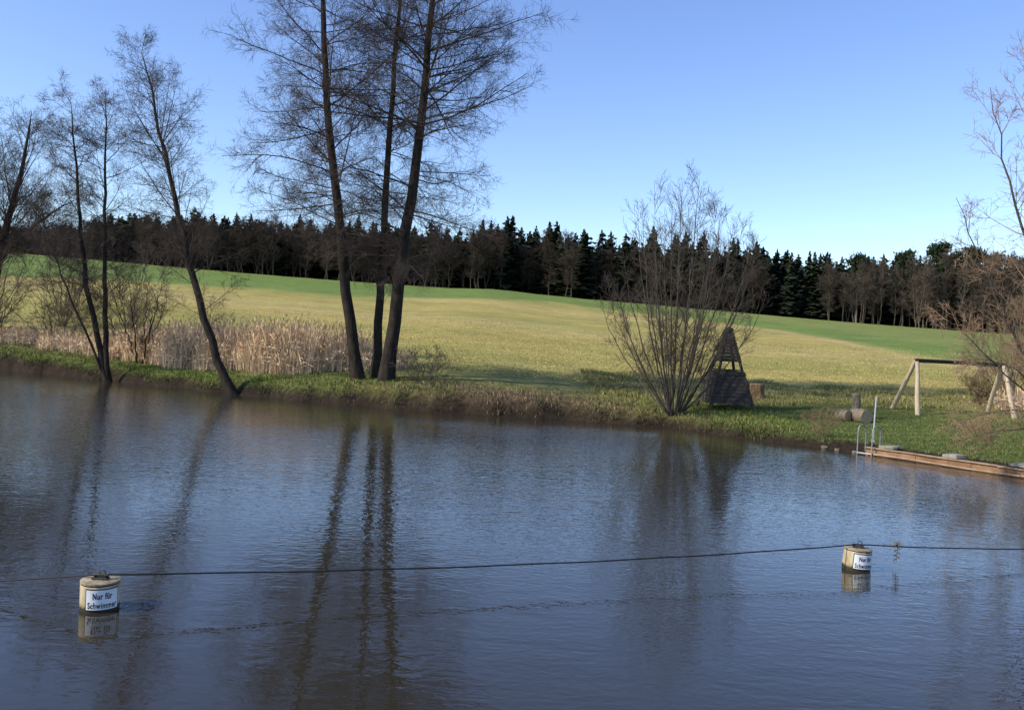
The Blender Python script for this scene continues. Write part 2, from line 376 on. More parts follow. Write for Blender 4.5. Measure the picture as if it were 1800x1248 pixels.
make_tree('alder_tree',[[(-13.1,42.3,-.2),(-14.5,42.4,2.5),(-15.4,42.5,5.2),(-16.1,42.6,7.9),(-17,42.7,10.6),(-17.7,42.8,13.3),(-18.6,42.9,16.3)]],[.22],15,3.3,.05,M_bark,M_twig,'bare alder leaning strongly over the pond from the water edge',n1=66,n2=10,n3=7,n4=2,t0=.2,ang=1.0,wig=.11,rmin=.005)
make_tree('willow_tree',[[onb((-36,60)),(-34.9,60,7.2),(-34.3,60,10.3),(-33.6,60,13.4),(-33.2,60,17)],[onb((-36,60)),(-35,60,6.8),(-32.5,60,9.6),(-29.5,60,11.5)],[onb((-36,60)),(-36,60,8),(-37,60,13),(-37,60,16.5)]],[.38,.19,.24],16,4.6,.05,M_bark,M_twig,'large bare willow with forked trunk standing behind the pond bank',n1=44,n2=10,n3=7,n4=2,t0=.35,ang=.7,up1=.05,rmin=.006)
def fan(c,n,h,spread,rng,lean=(0,0),low=.3,drop=.35,f1=.36,f2=.74,jit=.16):
    st=[];b=onb(c)
    for i in range(n):
        a=2*math.pi*(i*.618+rng.random()*.1); q=spread*(low+(1-low)*math.sqrt((i+.5)/n)*(.85+.3*rng.random()))
        q=min(q,spread*1.1)
        ht=h*(1-drop*(q/spread)**2)*(1.04-jit+jit*rng.random())
        dx,dy=math.cos(a)*q+lean[0],math.sin(a)*q+lean[1]
        st.append([(b[0]+math.cos(a)*.18,b[1]+math.sin(a)*.18,b[2]),(b[0]+dx*f1,b[1]+dy*f1,b[2]+ht*.3),(b[0]+dx*f2,b[1]+dy*f2,b[2]+ht*.68),(b[0]+dx,b[1]+dy,b[2]+ht)])
    return st
r_=np.random.default_rng(5)
make_tree('alder_shrub',fan((6.95,37.5),36,10.3,3.75,r_,low=.0,drop=.46,lean=(.15,0),f1=.46,f2=.84,jit=.12),list(.022+.028*r_.random(36)),17,1.4,.02,M_bark2,M_twig2,'many-stemmed bare alder bush fanning out at the water edge',cat='bush',n1=17,n2=6,n3=3,n4=0,t0=.2,ang=.6,up1=.02,up2=.02,flat2=1.,rmin=.0046,prof=lambda t:.75+.25*np.sin(np.pi*np.clip(t,0,1)),wig=.045,a2=.6)
make_tree('alder_shrub',fan((-21.0,50.2),6,6.0,2.0,r_),list(.035+.03*r_.random(6)),18,1.5,.05,M_bark,M_twig,'small dark many-stemmed bare bush among dry reeds',cat='bush',n1=12,n2=6,n3=4,n4=0,t0=.2,ang=.8,up1=.05)
SB='bare twiggy shrubs on the far bank'
k=0
YL='yellowish bare sallow bush on the far bank'; BL='tall brown bare scrub at the field edge'; OL='pale brown bare willow bush behind the wooden swing'
for (x,y,h,spd,mm,lab) in [(-34,57,5.2,3.0,M_twigy,YL),(-30,58.5,4.2,2.8,M_twigy,YL),(-39,62,6,3.5,M_twigy,YL),(-26.5,60,3.8,2.6,M_twigy,YL),
    (-37.5,64,8.5,3.6,M_twig2,BL),(-33.5,66,8.0,3.6,M_twig2,BL),(-42,67,9,3.8,M_twig2,BL),(-29,67,7,3.4,M_twig2,BL),
    (27.3,48.5,4.6,2.6,M_twigo,OL),(30,50.5,6.4,3.0,M_twigo,OL),(24.2,45.5,2.2,1.3,M_twigo,OL),(32.5,53.5,7.3,3.4,M_twigo,OL)]:
    k+=1; n=11
    make_tree('willow_shrub',fan((x,y),n,h,spd,r_,low=.2),list(.022+.02*r_.random(n)),30+k,h*.27,.06,M_bark2,mm,lab,cat='bush',group=SB,n1=12,n2=5,n3=3,n4=0,t0=.1,ang=.6,up1=.06,up2=.04,flat2=1.,rmin=.0075)
b=onb((18.4,28.6))
B=lambda *p:[b]+[(q[0]-1.55,q[1],q[2]) for q in p]
make_tree('willow_tree',[B((19.4,28.2,3),(18.2,27.8,7),(17.3,27.6,10.5),(16.8,27.4,13.0)),B((18.8,27.8,2.6),(17.5,27.4,6),(16.1,27,9.5),(15.5,26.8,11.6)),
   B((18.6,27.6,2.2),(16.8,27.2,4.2),(15.3,26.8,6.8),(14.5,26.6,8.2)),B((18.4,27.4,1.8),(16.6,26.8,2.9),(14.9,26.2,4.1),(13.8,26,4.8)),
   B((18.4,27.2,1.6),(16.7,26.4,2.0),(15.0,25.6,1.8),(14.1,25.1,1.3)),B((18.4,27.3,1.5),(17,26.6,1.4),(15.6,26,1.3),(14.6,25.6,1.0)),B((18.4,27.4,2),(16.8,26.8,3.2),(15.4,26.4,3.5),(14.5,26,3.2)),B((21.3,29,4),(22,29.5,9),(22.4,29.5,13))],
   [.15,.085,.065,.04,.03,.027,.033,.2],40,1.9,.04,M_bark2,M_twigr,'bare waterside tree with reddish budding twigs hanging over the wall',n1=24,n2=6,n3=4,n4=0,t0=.3,ang=.65,up1=.04,up2=.03,flat2=1.,rmin=.0055,wig=.09)
make_tree('dry_shrub',fan((11.3,32.1),14,1.3,.75,r_),[.009]*14,50,.4,.02,M_twigo,M_twigo,'low dry brown shrub on the stony bank edge',cat='bush',n1=6,n2=3,n3=1,n4=0,t0=.2,ang=.5,up1=.1,rmin=.004)
make_tree('dry_shrub',fan((-4.2,42.0),10,1.8,1.6,r_),[.010]*10,51,.7,.03,M_twig,M_twig2,'low dry brushwood at the foot of the tall alders',cat='bush',n1=8,n2=4,n3=3,n4=0,t0=.1,ang=.6,up1=.03,rmin=.006)

# ------------------------------------------------------------------ forest
def spruce(seed,H=15,W=2.6,n=26,dens=11):
    rng=np.random.default_rng(seed); V=[]
    V+=[((.2*(1-zz/H)*math.cos(a),.2*(1-zz/H)*math.sin(a),zz)) for zz in (0,H*.97) for a in np.arange(5)*2*np.pi/5]
    F4=[(j,(j+1)%5,5+(j+1)%5,5+j) for j in range(5)]; b=10
    for i in range(n):
        q=i/(n-1); z=H*(.12+.84*q); R=W*(1-q)**.52*(.65+.6*rng.random())+.2
        m=max(5,int(dens*(1-q)+5)); a0=rng.random()*6
        for j in range(m):
            a=a0+2*np.pi*j/m+rng.normal()*.2; r=R*(.55+.65*rng.random()); w=(.75*(r/W)+.24)*26/n*.9
            ca,sa=math.cos(a),math.sin(a); dr=.15*r
            V+=[(0,0,z+.2),(ca*r*.5-sa*w,sa*r*.5+ca*w,z-dr*.5-.6*rng.random()),(ca*r,sa*r,z-dr+rng.normal()*.4),(ca*r*.5+sa*w,sa*r*.5-ca*w,z-dr*.5-.6*rng.random())]
            F4.append((b,b+1,b+2,b+3)); b+=4
    return np.array(V),np.array(F4)
sprV=[spruce(s,15,2.6+.4*(s%4)) for s in range(7)]
lowV=[spruce(20+s,15,3.8,14,8) for s in range(4)]
sprM=[mesh_np('spruce_tree',v,[f],[M_bark,M_spruce],midx=[0]*5+[1]*(len(f)-5)) for v,f in sprV]
def pine(seed):
    rng=np.random.default_rng(seed); H=13
    P=np.stack([resample([(0,0,0),(.3,0,5),(-.2,.2,9),(0,0,H)],10,rng,.05)]); R=np.linspace(.22,.05,10)[None]
    tv,tf=tubes(P,R,6)
    l=spawn(P,R,24,.45,1.,1.05,lambda t,i:2.7*(1.25-.7*t),5,.02,.06,.15,rng,.03)
    bv,bf=tubes(l[0],l[1],3); cen=np.concatenate([l[0][:,4],l[0][:,3],l[0][:,2]])
    c=np.repeat(cen,36,0)+rng.normal(size=(len(cen)*36,3))*np.array([.55,.55,.32]); n=len(c)
    d1=rng.normal(size=(n,3))*.14; d2=rng.normal(size=(n,3))*.14
    v=np.stack([c-d1,c+d2,c+d1,c-d2],1).reshape(-1,3); f=np.arange(4*n).reshape(-1,4)
    VV,FF=join([(tv,tf),(bv,bf),(v,f)])
    return mesh_np('pine_tree',VV,[FF],[M_logb,M_pine],midx=np.concatenate([np.zeros(len(tf)+len(bf)),np.ones(len(f))]))
pinM=[pine(s) for s in (1,2,3)]
decM=[]
for s in range(8):
    st=[[(0,0,0),(.2,0,4),(-.2,.2,8),(0,0,12.5)]] if s%2 else [[(0,0,0),(.5,0,4),(1,.2,8),(1.1,0,12)],[(0,0,0),(-.5,.3,4),(-1,.3,8),(-1.3,0,11.5)]]
    decM.append(make_tree('bare_tree',st,[.12]*len(st),60+s,3.2,.06,M_far if s<4 else M_farg,M_far if s<4 else M_farg,'',single=True,n1=34 if s%2 else 20,n2=9,n3=5,n4=0,t0=.18,ang=.7,up1=.07,rmin=.020,rr=.009))
def place(name,me,x,y,sc,rot,label,cat,group):
    o=bpy.data.objects.new(name,me); o.location=(x,y,gz(x,y)-.2); o.scale=(sc[0],sc[0],sc[1]); o.rotation_euler=(0,0,rot); link(o)
    thing(o,label,cat,group); return o
def toph(t):
    return np.interp(t,[-.75,-.6,-.5,-.44,-.3,-.1,.0,.1,.2,.3,.36,.42,.5,.7],[.35,.42,.62,.86,.96,1.03,1.14,1.14,1.16,1.13,1.02,1.14,1.28,1.35])
rf=random.Random(4)
for i in range(230):
    t=-.62+1.26*(i+rf.uniform(-.8,1.6))/230; y=rf.uniform(199,211); 
    if t<-.1 and rf.random()<.5: y+=8
    if -.05<t<.36: y-=5*rf.random()
    h=toph(t)*(rf.uniform(.74,1.0) if rf.random()<.7 else rf.uniform(.96,1.08))
    place('spruce_tree',sprM[i%7],t*y,y,(rf.uniform(.8,1.35),h),rf.uniform(0,6),'dark green spruce at the edge of the wood behind the field','tree','spruces along the edge of the wood')
for i in range(230):
    t=-.64+1.26*rf.random()
    dens=np.interp(t,[-.7,-.25,-.1,.0,.08,.34,.38,.6],[1,1,.8,.55,.12,.10,1,1])
    if rf.random()>dens: continue
    y=rf.uniform(190,200) if t<.35 else rf.uniform(178,197)
    h=toph(t)*rf.uniform(.70,1.06)
    gi=(i%4)+(4 if t>.36 else 0)
    place('bare_tree',decM[gi],t*y,y,(rf.uniform(.95,1.4),h),rf.uniform(0,6),'leafless grey tree at the edge of the wood' if gi>3 else 'leafless brown tree at the edge of the wood','tree','bare trees along the edge of the wood')
for i,t in enumerate([.385,.437,.475,.487,.512,.535,.555]):
    y=190+rf.uniform(-4,6)
    place('pine_tree',pinM[i%3],t*y,y,(1.1,rf.uniform(1.1,1.25)*(1.12 if t>.43 else .95)),rf.uniform(0,6),'rounded dark green pine rising above the bare trees','tree','pines along the edge of the wood')
vs=[];fs=[];b0=0
for i in range(1900):
    t=-.8+1.6*rf.random(); y=rf.uniform(210,262); x=t*y; v,f=lowV[i%4]; a=rf.uniform(0,6); h=toph(t)*rf.uniform(.85,1.02)*(1+.0006*(y-212))
    c,s_=math.cos(a),math.sin(a); q=np.empty_like(v); q[:,0]=(v[:,0]*c-v[:,1]*s_)+x; q[:,1]=(v[:,0]*s_+v[:,1]*c)+y; q[:,2]=v[:,2]*h+gz(x,y)-.2
    vs.append(q); fs.append(f+b0); b0+=len(v)
o=link(bpy.data.objects.new('distant_wood',mesh_np('distant_wood',np.concatenate(vs),[np.concatenate(fs)],[M_spruce])))
thing(o,'dense dark spruce wood behind the field','wood',kind='stuff')

# ------------------------------------------------------------------ grass and reeds
def blades(name,x,y,h,wd,col,lean,label,cat,rng,plume=False,dz=-.02,leanv=None):
    n=len(x); z=height(x,y)+dz; B=np.stack([x,y,z],1); a=rng.random(n)*2*np.pi
    side=np.stack([np.cos(a),np.sin(a),np.zeros(n)],1)*(wd/2)[:,None]
    a2=rng.random(n)*2*np.pi; ln=np.stack([np.cos(a2),np.sin(a2),np.zeros(n)],1)*(h*lean*rng.random(n))[:,None]
    if leanv is not None: ln=ln+leanv
    T=B+ln; T[:,2]+=h
    M_=B+ln*.35; M_[:,2]+=h*.55
    V=np.stack([B-side,B+side,M_+side*.8,T,M_-side*.8],1); F=np.arange(5*n).reshape(-1,5)
    C=np.repeat(col,5,0); Vs=V.reshape(-1,3); Fs=[F]
    if plume:
        k=rng.random(n)<.5; m_=k.sum(); T2=T[k]
        up=np.array([[0,0,1.]]); pw=nrm(side[k])*.028; ph=(.10+.14*rng.random(m_))[:,None]*up; off=ln[k]*.2
        PV=np.stack([T2-ph*.6,T2+pw,T2+ph+off,T2-pw],1).reshape(-1,3); Fs.append(np.arange(4*m_).reshape(-1,4)+len(Vs))
        Vs=np.concatenate([Vs,PV]); C=np.concatenate([C,np.repeat(col[k]*np.array([.9,.83,.76]),4,0)])
        k=rng.random(n)<.8; m_=k.sum(); q=(.3+.5*rng.random(m_))[:,None]; Pm=B[k]*(1-q)+T[k]*q; a3=rng.random(m_)*6.28
        dd=np.stack([np.cos(a3),np.sin(a3),.3+0*a3],1)*(.22+.2*rng.random(m_))[:,None]
        LV=np.stack([Pm-up*.02,Pm+dd*.6+up*.015,Pm+dd-up*.12,Pm+dd*.5-up*.02],1).reshape(-1,3); Fs.append(np.arange(4*m_).reshape(-1,4)+len(Vs))
        Vs=np.concatenate([Vs,LV]); C=np.concatenate([C,np.repeat(col[k]*1.1,4,0)])
    o=link(bpy.data.objects.new(name,mesh_np(name,Vs,Fs,[M_blade],colors=C)))
    thing(o,label,cat,kind='stuff'); return o
rg=np.random.default_rng(21)
def colmix(n,a,b,rng,f=None):
    f=rng.random(n) if f is None else f
    c=np.array(a)[None]*(1-f[:,None])+np.array(b)[None]*f[:,None]
    return c*(.7+.6*rng.random(n))[:,None]
n=230000; x=rg.uniform(-40,11.8,n); y=rg.uniform(33,60,n); s=shore(x,y)
pt=.5+.5*np.sin(x*1.7+2*np.sin(y*1.1+x*.4))
ok=(s>.02+.5*pt*(rg.random(n)<.85))&(s<5.5)&(rg.random(n)<np.clip(1.15-s*.13,0,1)); x,y,s=x[ok],y[ok],s[ok]; n=len(x)
brn=np.clip(np.exp(-((x-.8)/5.4)**2)*.92,0,1); dry=np.clip(brn+.25*(rg.random(n)<.3)+sm((-x-18)/6)*.45*(s>1.2),0,1)
keep=rg.random(n)>brn*.45; x,y,s,brn,dry=x[keep],y[keep],s[keep],brn[keep],dry[keep]; n=len(x)
patch=.5+.5*np.sin(x*2.1+2*np.sin(y*1.7))*np.sin(y*1.9+x*.7)
h=(.04+.20*rg.random(n)*patch+.05*rg.random(n))*np.where(s<.9,1.25,1.)
isd=rg.random(n)<np.clip(dry*.9+.3*(1-patch)*(s<2)*(x>-12),0,1)
col=np.where(isd[:,None],colmix(n,(.10,.068,.042),(.34,.26,.14),rg),colmix(n,(.08,.12,.026),(.22,.26,.055),rg))
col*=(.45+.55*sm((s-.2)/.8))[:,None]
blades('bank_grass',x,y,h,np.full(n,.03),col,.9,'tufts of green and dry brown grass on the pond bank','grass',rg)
n=90000; x=rg.uniform(8,30,n); y=rg.uniform(24,46,n); s=shore(x,y); ok=(s>.35)&(s<14)&(x/y<.66); x,y=x[ok],y[ok]; n=len(x)
blades('lawn_grass',x,y,.03+.06*rg.random(n),np.full(n,.03),colmix(n,(.075,.105,.026),(.18,.20,.055),rg),.8,'short green lawn grass beside the pond','grass',rg)
n=60000; x=rg.uniform(4,36,n); y=rg.uniform(42,53,n); s=shore(x,y)
d=np.sin(x*1.3+2*np.sin(y))*np.sin(y*1.1+x*.4); ok=(s>5)&(d>-.3); x,y,d=x[ok],y[ok],d[ok]; n=len(x)
blades('meadow_tufts',x,y,.08+.20*rg.random(n)*(d+.4),np.full(n,.035),colmix(n,(.12,.15,.04),(.40,.33,.14),rg,rg.random(n)**1.3),.8,'rough yellow-green grass tufts at the field edge','grass',rg)
n=75000; y=47+45*rg.random(n)**1.3; x=rg.uniform(-.5,.62,n)*y; d=np.sin(x*.8+2*np.sin(y*.6))*np.sin(y*.9+x*.3)
s=shore(x,y); ok=(s>8)&(rg.random(n)<.7+.3*d); x,y=x[ok],y[ok]; n=len(x)
blades('field_crop',x,y,.04+.08*rg.random(n),np.full(n,.05),colmix(n,(.23,.24,.06),(.56,.45,.17),rg,rg.random(n)**.85),.9,'low yellow-green crop tufts covering the field','crop',rg)
def reedpatch(cx,cy,rx,ry,n,h0,h1):
    a=rg.random(n)*2*np.pi; r=np.sqrt(rg.random(n))
    return cx+np.cos(a)*r*rx,cy+np.sin(a)*r*ry,h0+(h1-h0)*rg.random(n)*(1-.5*r**2)
RX=[];RY=[];RH=[]
for p in [(-15.5,49.5,4.8,2.2,7500,.8,3.0),(-11.3,48.0,3.6,2.2,7000,.8,3.1),(-19.5,52.0,4,2.4,4200,.6,2.5),(-7.6,47.5,2.2,1.6,1300,.4,1.8),(-26,54.5,5,1.8,3200,.4,1.4),(-34,58,6,1.8,3000,.4,1.3),(-18.5,55,7,3,3600,.5,2.0),(-22.5,51,3,1.6,2000,.4,1.6),
          (26,43,2.4,1.4,1200,.4,1.4),(25.5,40.3,1.4,1,450,.3,1.1)]:
    q=reedpatch(*p); RX.append(q[0]);RY.append(q[1]);RH.append(q[2])
x=np.concatenate(RX);y=np.concatenate(RY);h=np.concatenate(RH); s=shore(x,y)
d=np.sin(x*1.9+2*np.sin(y*1.3))*np.sin(y*2+x*.6); ok=(s>2.4)&(rg.random(len(x))<.85+.25*d); x,y,h,d=x[ok],y[ok],h[ok],d[ok]; n=len(x)
blades('dry_reeds',x,y,h*(.92+.12*d),np.full(n,.022),colmix(n,(.50,.37,.24),(.74,.58,.39),rg),.42,'tall pale dry reeds with feathery heads behind the bank','reeds',rg,plume=True)
n=9000; x=rg.uniform(-40,9,n); y=rg.uniform(36,60,n); s=shore(x,y); ok=(s>.9)&(s<4.5)&(rg.random(n)<.12+.8*np.exp(-((x-1)/6)**2)+.5*(x<-22)*(s>1.5)); x,y=x[ok],y[ok]; n=len(x)
a=rg.random(n)*np.pi*2; L_=.2+.45*rg.random(n)
blades('fallen_stems',x,y,.02+.07*rg.random(n),np.full(n,.03),colmix(n,(.12,.08,.055),(.42,.33,.21),rg),.1,'scattered dry stems and leaf litter on the bank','litter',rg,leanv=np.stack([np.cos(a)*L_,np.sin(a)*L_,np.zeros(n)],1))

# ------------------------------------------------------------------ buoys
def buoy(x,y,signa,tilt,label,hwd=50,z0=.030,z1=.268):
    R=.205; T=.285
    root=empty('swimming_buoy',(x,y,0)); root.rotation_euler=(math.radians(tilt[0]),math.radians(tilt[1]),0)
    thing(root,label,'buoy','swimming area buoys on the cable')
    m=MB(); m.lathe([(R-.03,-.22),(R-.004,-.2),(R,-.17),(R,T-.004),(R-.004,T)],64); m.obj('float_body',[M_buoy],True,parent=root)
    m=MB(); m.lathe([(R-.012,T+.015),(R+.002,T+.016),(R+.003,T+.034),(R,T+.036),(.06,T+.037),(.04,T+.041)],64)
    m.v=[(a*(1+random.uniform(-.006,.006)),b_*(1+random.uniform(-.006,.006)),c+random.uniform(-.0015,.0015)) for a,b_,c in m.v]
    m.obj('lid',[M_lid],True,parent=root)
    m=MB(); m.lathe([(R-.006,T+.001),(R-.003,T+.002),(R-.003,T+.012),(R-.01,T+.013)],64); m.obj('seal_ring',[M_black],True,parent=root)
    q=T-.349
    m=MB(); m.box((0,0,.400+q),(.17,.09,.018)); m.box((-.06,0,.42+q),(.014,.05,.035)); m.box((.06,0,.42+q),(.014,.05,.035)); m.tube([(-.09,0,.435+q),(.09,0,.435+q)],.014,8)
    m.tube([(.02+.032*math.cos(t),0,.46+q+.032*math.sin(t)) for t in np.linspace(-.6,3.8,12)],.008,6)
    m.obj('cable_bracket',[M_dsteel],False,.002,parent=root)
    def arc(r0,a0,a1,z0,z1,th,seg=28):
        vs=[];fs=[]
        for i in range(seg+1):
            a=a0+(a1-a0)*i/seg
            for r in(r0,r0+th):
                for z in(z0,z1): vs.append((r*math.sin(a),-r*math.cos(a),z))
        for i in range(seg):
            p=i*4;q=p+4
            fs+=[(p+2,q+2,q+3,p+3),(p,p+1,q+1,q),(p+1,p+3,q+3,q+1),(p,q,q+2,p+2)]
        fs+=[(0,2,3,1),(seg*4,seg*4+1,seg*4+3,seg*4+2)]
        return vs,fs
    sc=math.radians(signa); hw=math.radians(hwd)
    sign=MB(); v,f=arc(R+.001,sc-hw,sc+hw,z0,z1,.006); sign.add(v,f,1)
    v,f=arc(R+.0075,sc-hw+.055,sc+hw-.055,z0+.011,z1-.011,.003); sign.add(v,f,0)
    so=sign.obj('sign_plate',[M_white,M_black],parent=root)
    for txt,zz,cap,wid,off in (('Nur für',.160,.070,.195,.003),('Schwimmer',.058,.070,.298,.0022)):
        cu=bpy.data.curves.new('lettering','FONT'); cu.body=txt; cu.size=.1; cu.align_x='CENTER'; cu.offset=off
        cu.resolution_u=4; cu.space_character=1.12
        to=bpy.data.objects.new('tmp',cu); COL.objects.link(to); bpy.context.view_layer.update()
        me=bpy.data.meshes.new_from_object(to.evaluated_get(bpy.context.evaluated_depsgraph_get())); bpy.data.objects.remove(to)
        xs_=[v.co.x for v in me.vertices]; xc=(max(xs_)+min(xs_))/2; kx=wid/(max(xs_)-min(xs_)); ky=cap/.073
        for v in me.vertices:
            a=sc+(v.co.x-xc)*kx/R; r=R+.0130
            v.co=(r*math.sin(a),-r*math.cos(a),zz+v.co.y*ky)
        me.materials.clear(); me.materials.append(M_black)
        lo=link(bpy.data.objects.new('lettering',me)); lo.parent=so
    return root
b1=buoy(-4.45,9.86,32,(1.5,0),'cream cylindrical buoy with white sign reading Nur für Schwimmer')
b2=buoy(5.45,13.6,14,(0,3),'stained cream buoy with sign turned partly away')
m=MB()
def seg(p,q,sag,n):
    return [(p[0]+(q[0]-p[0])*t,p[1]+(q[1]-p[1])*t,p[2]+(q[2]-p[2])*t-sag*4*t*(1-t)) for t in np.linspace(0,1,n,endpoint=False)]
c1=(-4.45,9.86,.371); c2=(5.45,13.6,.371)
pts=seg((-7.6,10.5,-.12),c1,.01,14)+seg(c1,c2,.09,50)+seg(c2,(9.4,14.95,.20),.03,20)+seg((9.4,14.95,.20),(17,17.5,-.1),.02,10)
pts=[(p[0],p[1],p[2]+.003*math.sin(i*.7)) for i,p in enumerate(pts)]
m.tube(pts,.010,8); o=m.obj('buoy_cable',[M_cable],True); thing(o,'thin black cable strung through the tops of two buoys','cable')
m=MB(); px,py,pz=6.18,13.85,.36
for i in range(9):
    a=random.uniform(0,6.28); l=random.uniform(.04,.09); m.tube([(px,py,pz),(px+math.cos(a)*l*.6,py+math.sin(a)*l*.4,pz+random.uniform(-.03,.05)),(px+math.cos(a)*l,py,pz-random.uniform(-.03,.08))],[.005,.009,.004],5)
m.tube([(px,py,pz),(px+.01,py,pz-.1),(px-.01,py,pz-.2),(px+.0,py,pz-.27)],.007,5)
for i in range(6):
    z=pz-.06-.035*i; sgn=(-1)**i; m.tube([(px,py,z),(px+sgn*.03,py,z-.01),(px+sgn*.05,py,z-.035)],[.005,.012,.004],5)
o=m.obj('water_weed',[mat('dry_weed',(.12,.09,.04),.8,20,(.25,.2,.1))]); thing(o,'dried weed dangling from the black cable above the water','plant')

# ------------------------------------------------------------------ pyramid tower
tx,ty=9.6,39.6; root=empty('climbing_tower',(tx,ty,gz(tx,ty)-.05)); root.rotation_euler=(0,0,math.radians(6))
thing(root,'dark weathered wooden pyramid tower with an open window band','play tower')
H=3.7; W=1.0; tw=.03
def half(z): return W*(1-z/H)+tw*(z/H)
m=MB()
for sx in(-1,1):
    for sy in(-1,1): m.tube([(sx*W*.99,sy*W*.99,0),(sx*tw,sy*tw,H-.06)],[.075,.06],8)
m.obj('frame',[M_wood],parent=root)
def cladding(name,z0,z1,bh):
    m=MB(); z=z0
    while z<z1-.02:
        zt=min(z+bh*.93,z1); h0,h1=half(z)+.055,half(zt)+.045
        for s in range(4):
            R_=Matrix.Rotation(s*math.pi/2,3,'Z'); j=random.uniform(-.03,.03); e=random.uniform(0,.05)
            vs=[(-h0+j-e,-h0,z),(h0+j+e,-h0,z),(h1+j+e,-h1,zt),(-h1+j-e,-h1,zt)]
            vs2=[(a*.97,b_+.028,c) for a,b_,c in vs]
            m.add([R_@Vector(v) for v in vs+vs2],[(0,1,2,3),(7,6,5,4),(0,4,5,1),(1,5,6,2),(2,6,7,3),(3,7,4,0)])
        z+=bh
    return m.obj(name,[M_wood],parent=root)
cladding('lower_cladding',.30,1.72,.155); cladding('roof',2.14,3.64,.15)
m=MB()
for s in range(4):
    R_=Matrix.Rotation(s*math.pi/2,3,'Z'); h0=half(1.75)
    m.box(R_@Vector((0,-h0-.02,1.77)),(2*h0,.05,.05) if s%2==0 else (.05,2*h0,.05))
m.obj('railing',[M_wood],parent=root)
m=MB(); m.box((0,0,1.0),(2*half(1.0)-.1,2*half(1.0)-.1,.05)); m.obj('floor',[M_wood],parent=root)

# ------------------------------------------------------------------ swing set
root=empty('swing_frame',(20,40,gz(20,40))); thing(root,'wooden swing frame of pale logs with dark top beam','swing')
T=3.30
def rel(p): return (p[0]-20,p[1]-40,p[2]-gz(20,40))
m=MB(); m.tube([rel((17.95,39.5,T)),rel((19.9,39.5,T+.01)),rel((21.95,39.5,T-.02))],.075,12); m.box(rel((19.95,39.5,T+.085)),(4.05,.26,.035),mi=1); m.obj('top_beam',[M_wood,M_dsteel],True,parent=root)
for a,bb in [((18.02,39.5),(18.06,39.2)),((18.0,39.62),(18.15,42.2)),((21.85,39.45),(22.1,38.7)),((21.83,39.6),(22.35,41.5))]:
    m=MB(); zb=gz(*bb)-.15; p=[rel((a[0]+(bb[0]-a[0])*t+.012*math.sin(t*7),a[1]+(bb[1]-a[1])*t,T-.02+(zb-T)*t)) for t in np.linspace(0,1,7)]
    m.tube(p,[.085,.092,.097,.10,.105,.11,.115],10,wob=.03); m.obj('leg',[M_pale],True,parent=root)

# ------------------------------------------------------------------ logs, stump, post
def log(name,loc,L,r,rotz,label,cat='log',upright=False,mats=None):
    m=MB(); n=7; pth=[(-L/2+L*i/(n-1),.02*math.sin(i),0) for i in range(n)]
    if upright: pth=[(.01*math.sin(i*2),0,L*i/(n-1)) for i in range(n)]
    rr=[r*(1+.05*math.sin(i*2.3)) for i in range(n)]
    if upright and L<.9 and r>.3: rr=[r*1.3,r*1.1,r,r*.95,r*.9,r*.93,r*.88]
    m.tube(pth,rr,18,cap=False,wob=.04)
    root=m.obj(name,[(mats or [M_logb])[0]],True)
    ends=[(pth[0],rr[0],pth[1]),(pth[-1],rr[-1],pth[-2])]
    if upright: ends=ends[1:]
    for p,r_e,nxt in ends:
        e=MB(); d=(Vector(p)-Vector(nxt)).normalized(); e.tube([Vector(p)-d*.03,Vector(p)+d*.004],[r_e*.985,r_e*.97],18)
        eo=e.obj('cut_end',[M_cut]); eo.parent=root
    root.location=loc; root.rotation_euler=(0,0,rotz); thing(root,label,cat); return root
log('tree_stump',(12.5,45,gz(12.5,45)-.05),.78,.40,0,'short sawn tree stump with rough orange-brown wood','tree stump',True,[M_stump])
zz=gz(14.35,36.6)
log('log',(14.5,36.7,zz+.26),.9,.30,math.radians(-72),'thick cut log lying on the lawn beside an upright post')
log('log',(13.92,36.95,zz+.22),.55,.25,math.radians(-62),'short thick log lying on the lawn')
log('wooden_post',(14.68,37.6,gz(14.6,37.6)-.05),1.15,.17,0,'short upright wooden post behind the lying logs','post',True)

# ------------------------------------------------------------------ wall, slabs, ladder, pole
A=Vector((12.25,30.20,0)); Bv=Vector((18.6,21.2,0)); d=(Bv-A).normalized()
out=Vector((d.y,-d.x,0)); 
if out.x>0: out=-out
Lw=(Bv-A).length
root=empty('retaining_wall',A); root.rotation_euler=(0,0,math.atan2(d.y,d.x)); thing(root,'low rusty weathered retaining wall along the lawn edge','wall')
sgn=-1 if (Matrix.Rotation(-math.atan2(d.y,d.x),3,'Z')@out).y<0 else 1
m=MB(); x0=0;i=0
while x0<Lw:
    o_=.06+.012*(i%2)+random.uniform(-.005,.005)
    m.box((x0+.45,sgn*(.0+o_/2),-.26+random.uniform(-.008,.008)),(.897,.06+o_,.98)); x0+=.9; i+=1
m.obj('sheet_piling',[M_rust],bevel=.008,parent=root)
m=MB(); x0=0
while x0<Lw:
    m.box((x0+1.1,sgn*.06,.252+random.uniform(-.008,.008)),(2.19,.2,.04),jit=.006); x0+=2.2
m.obj('capping',[M_rustr],bevel=.006,parent=root)
m=MB(); m.tube([(.1+(Lw-.1)*t,sgn*.20,.06+.012*math.sin(t*14)) for t in np.linspace(0,1,24)],.03,8); m.obj('front_rail',[M_rustr],True,parent=root)
ang=math.atan2(d.y,d.x)
for q in (.75,2.95,5.0):
    p=A+d*q-out*.12; m=MB(); m.box((0,0,0),(.5,.48,.11),jit=.03); o=m.obj('concrete_slab',[M_conc],bevel=.02); o.location=(p.x,p.y,.345); o.rotation_euler=(random.uniform(-.03,.03),0,ang+random.uniform(-.15,.15))
    thing(o,'grey concrete slab lying on the wall edge','slab','concrete slabs on the wall edge')
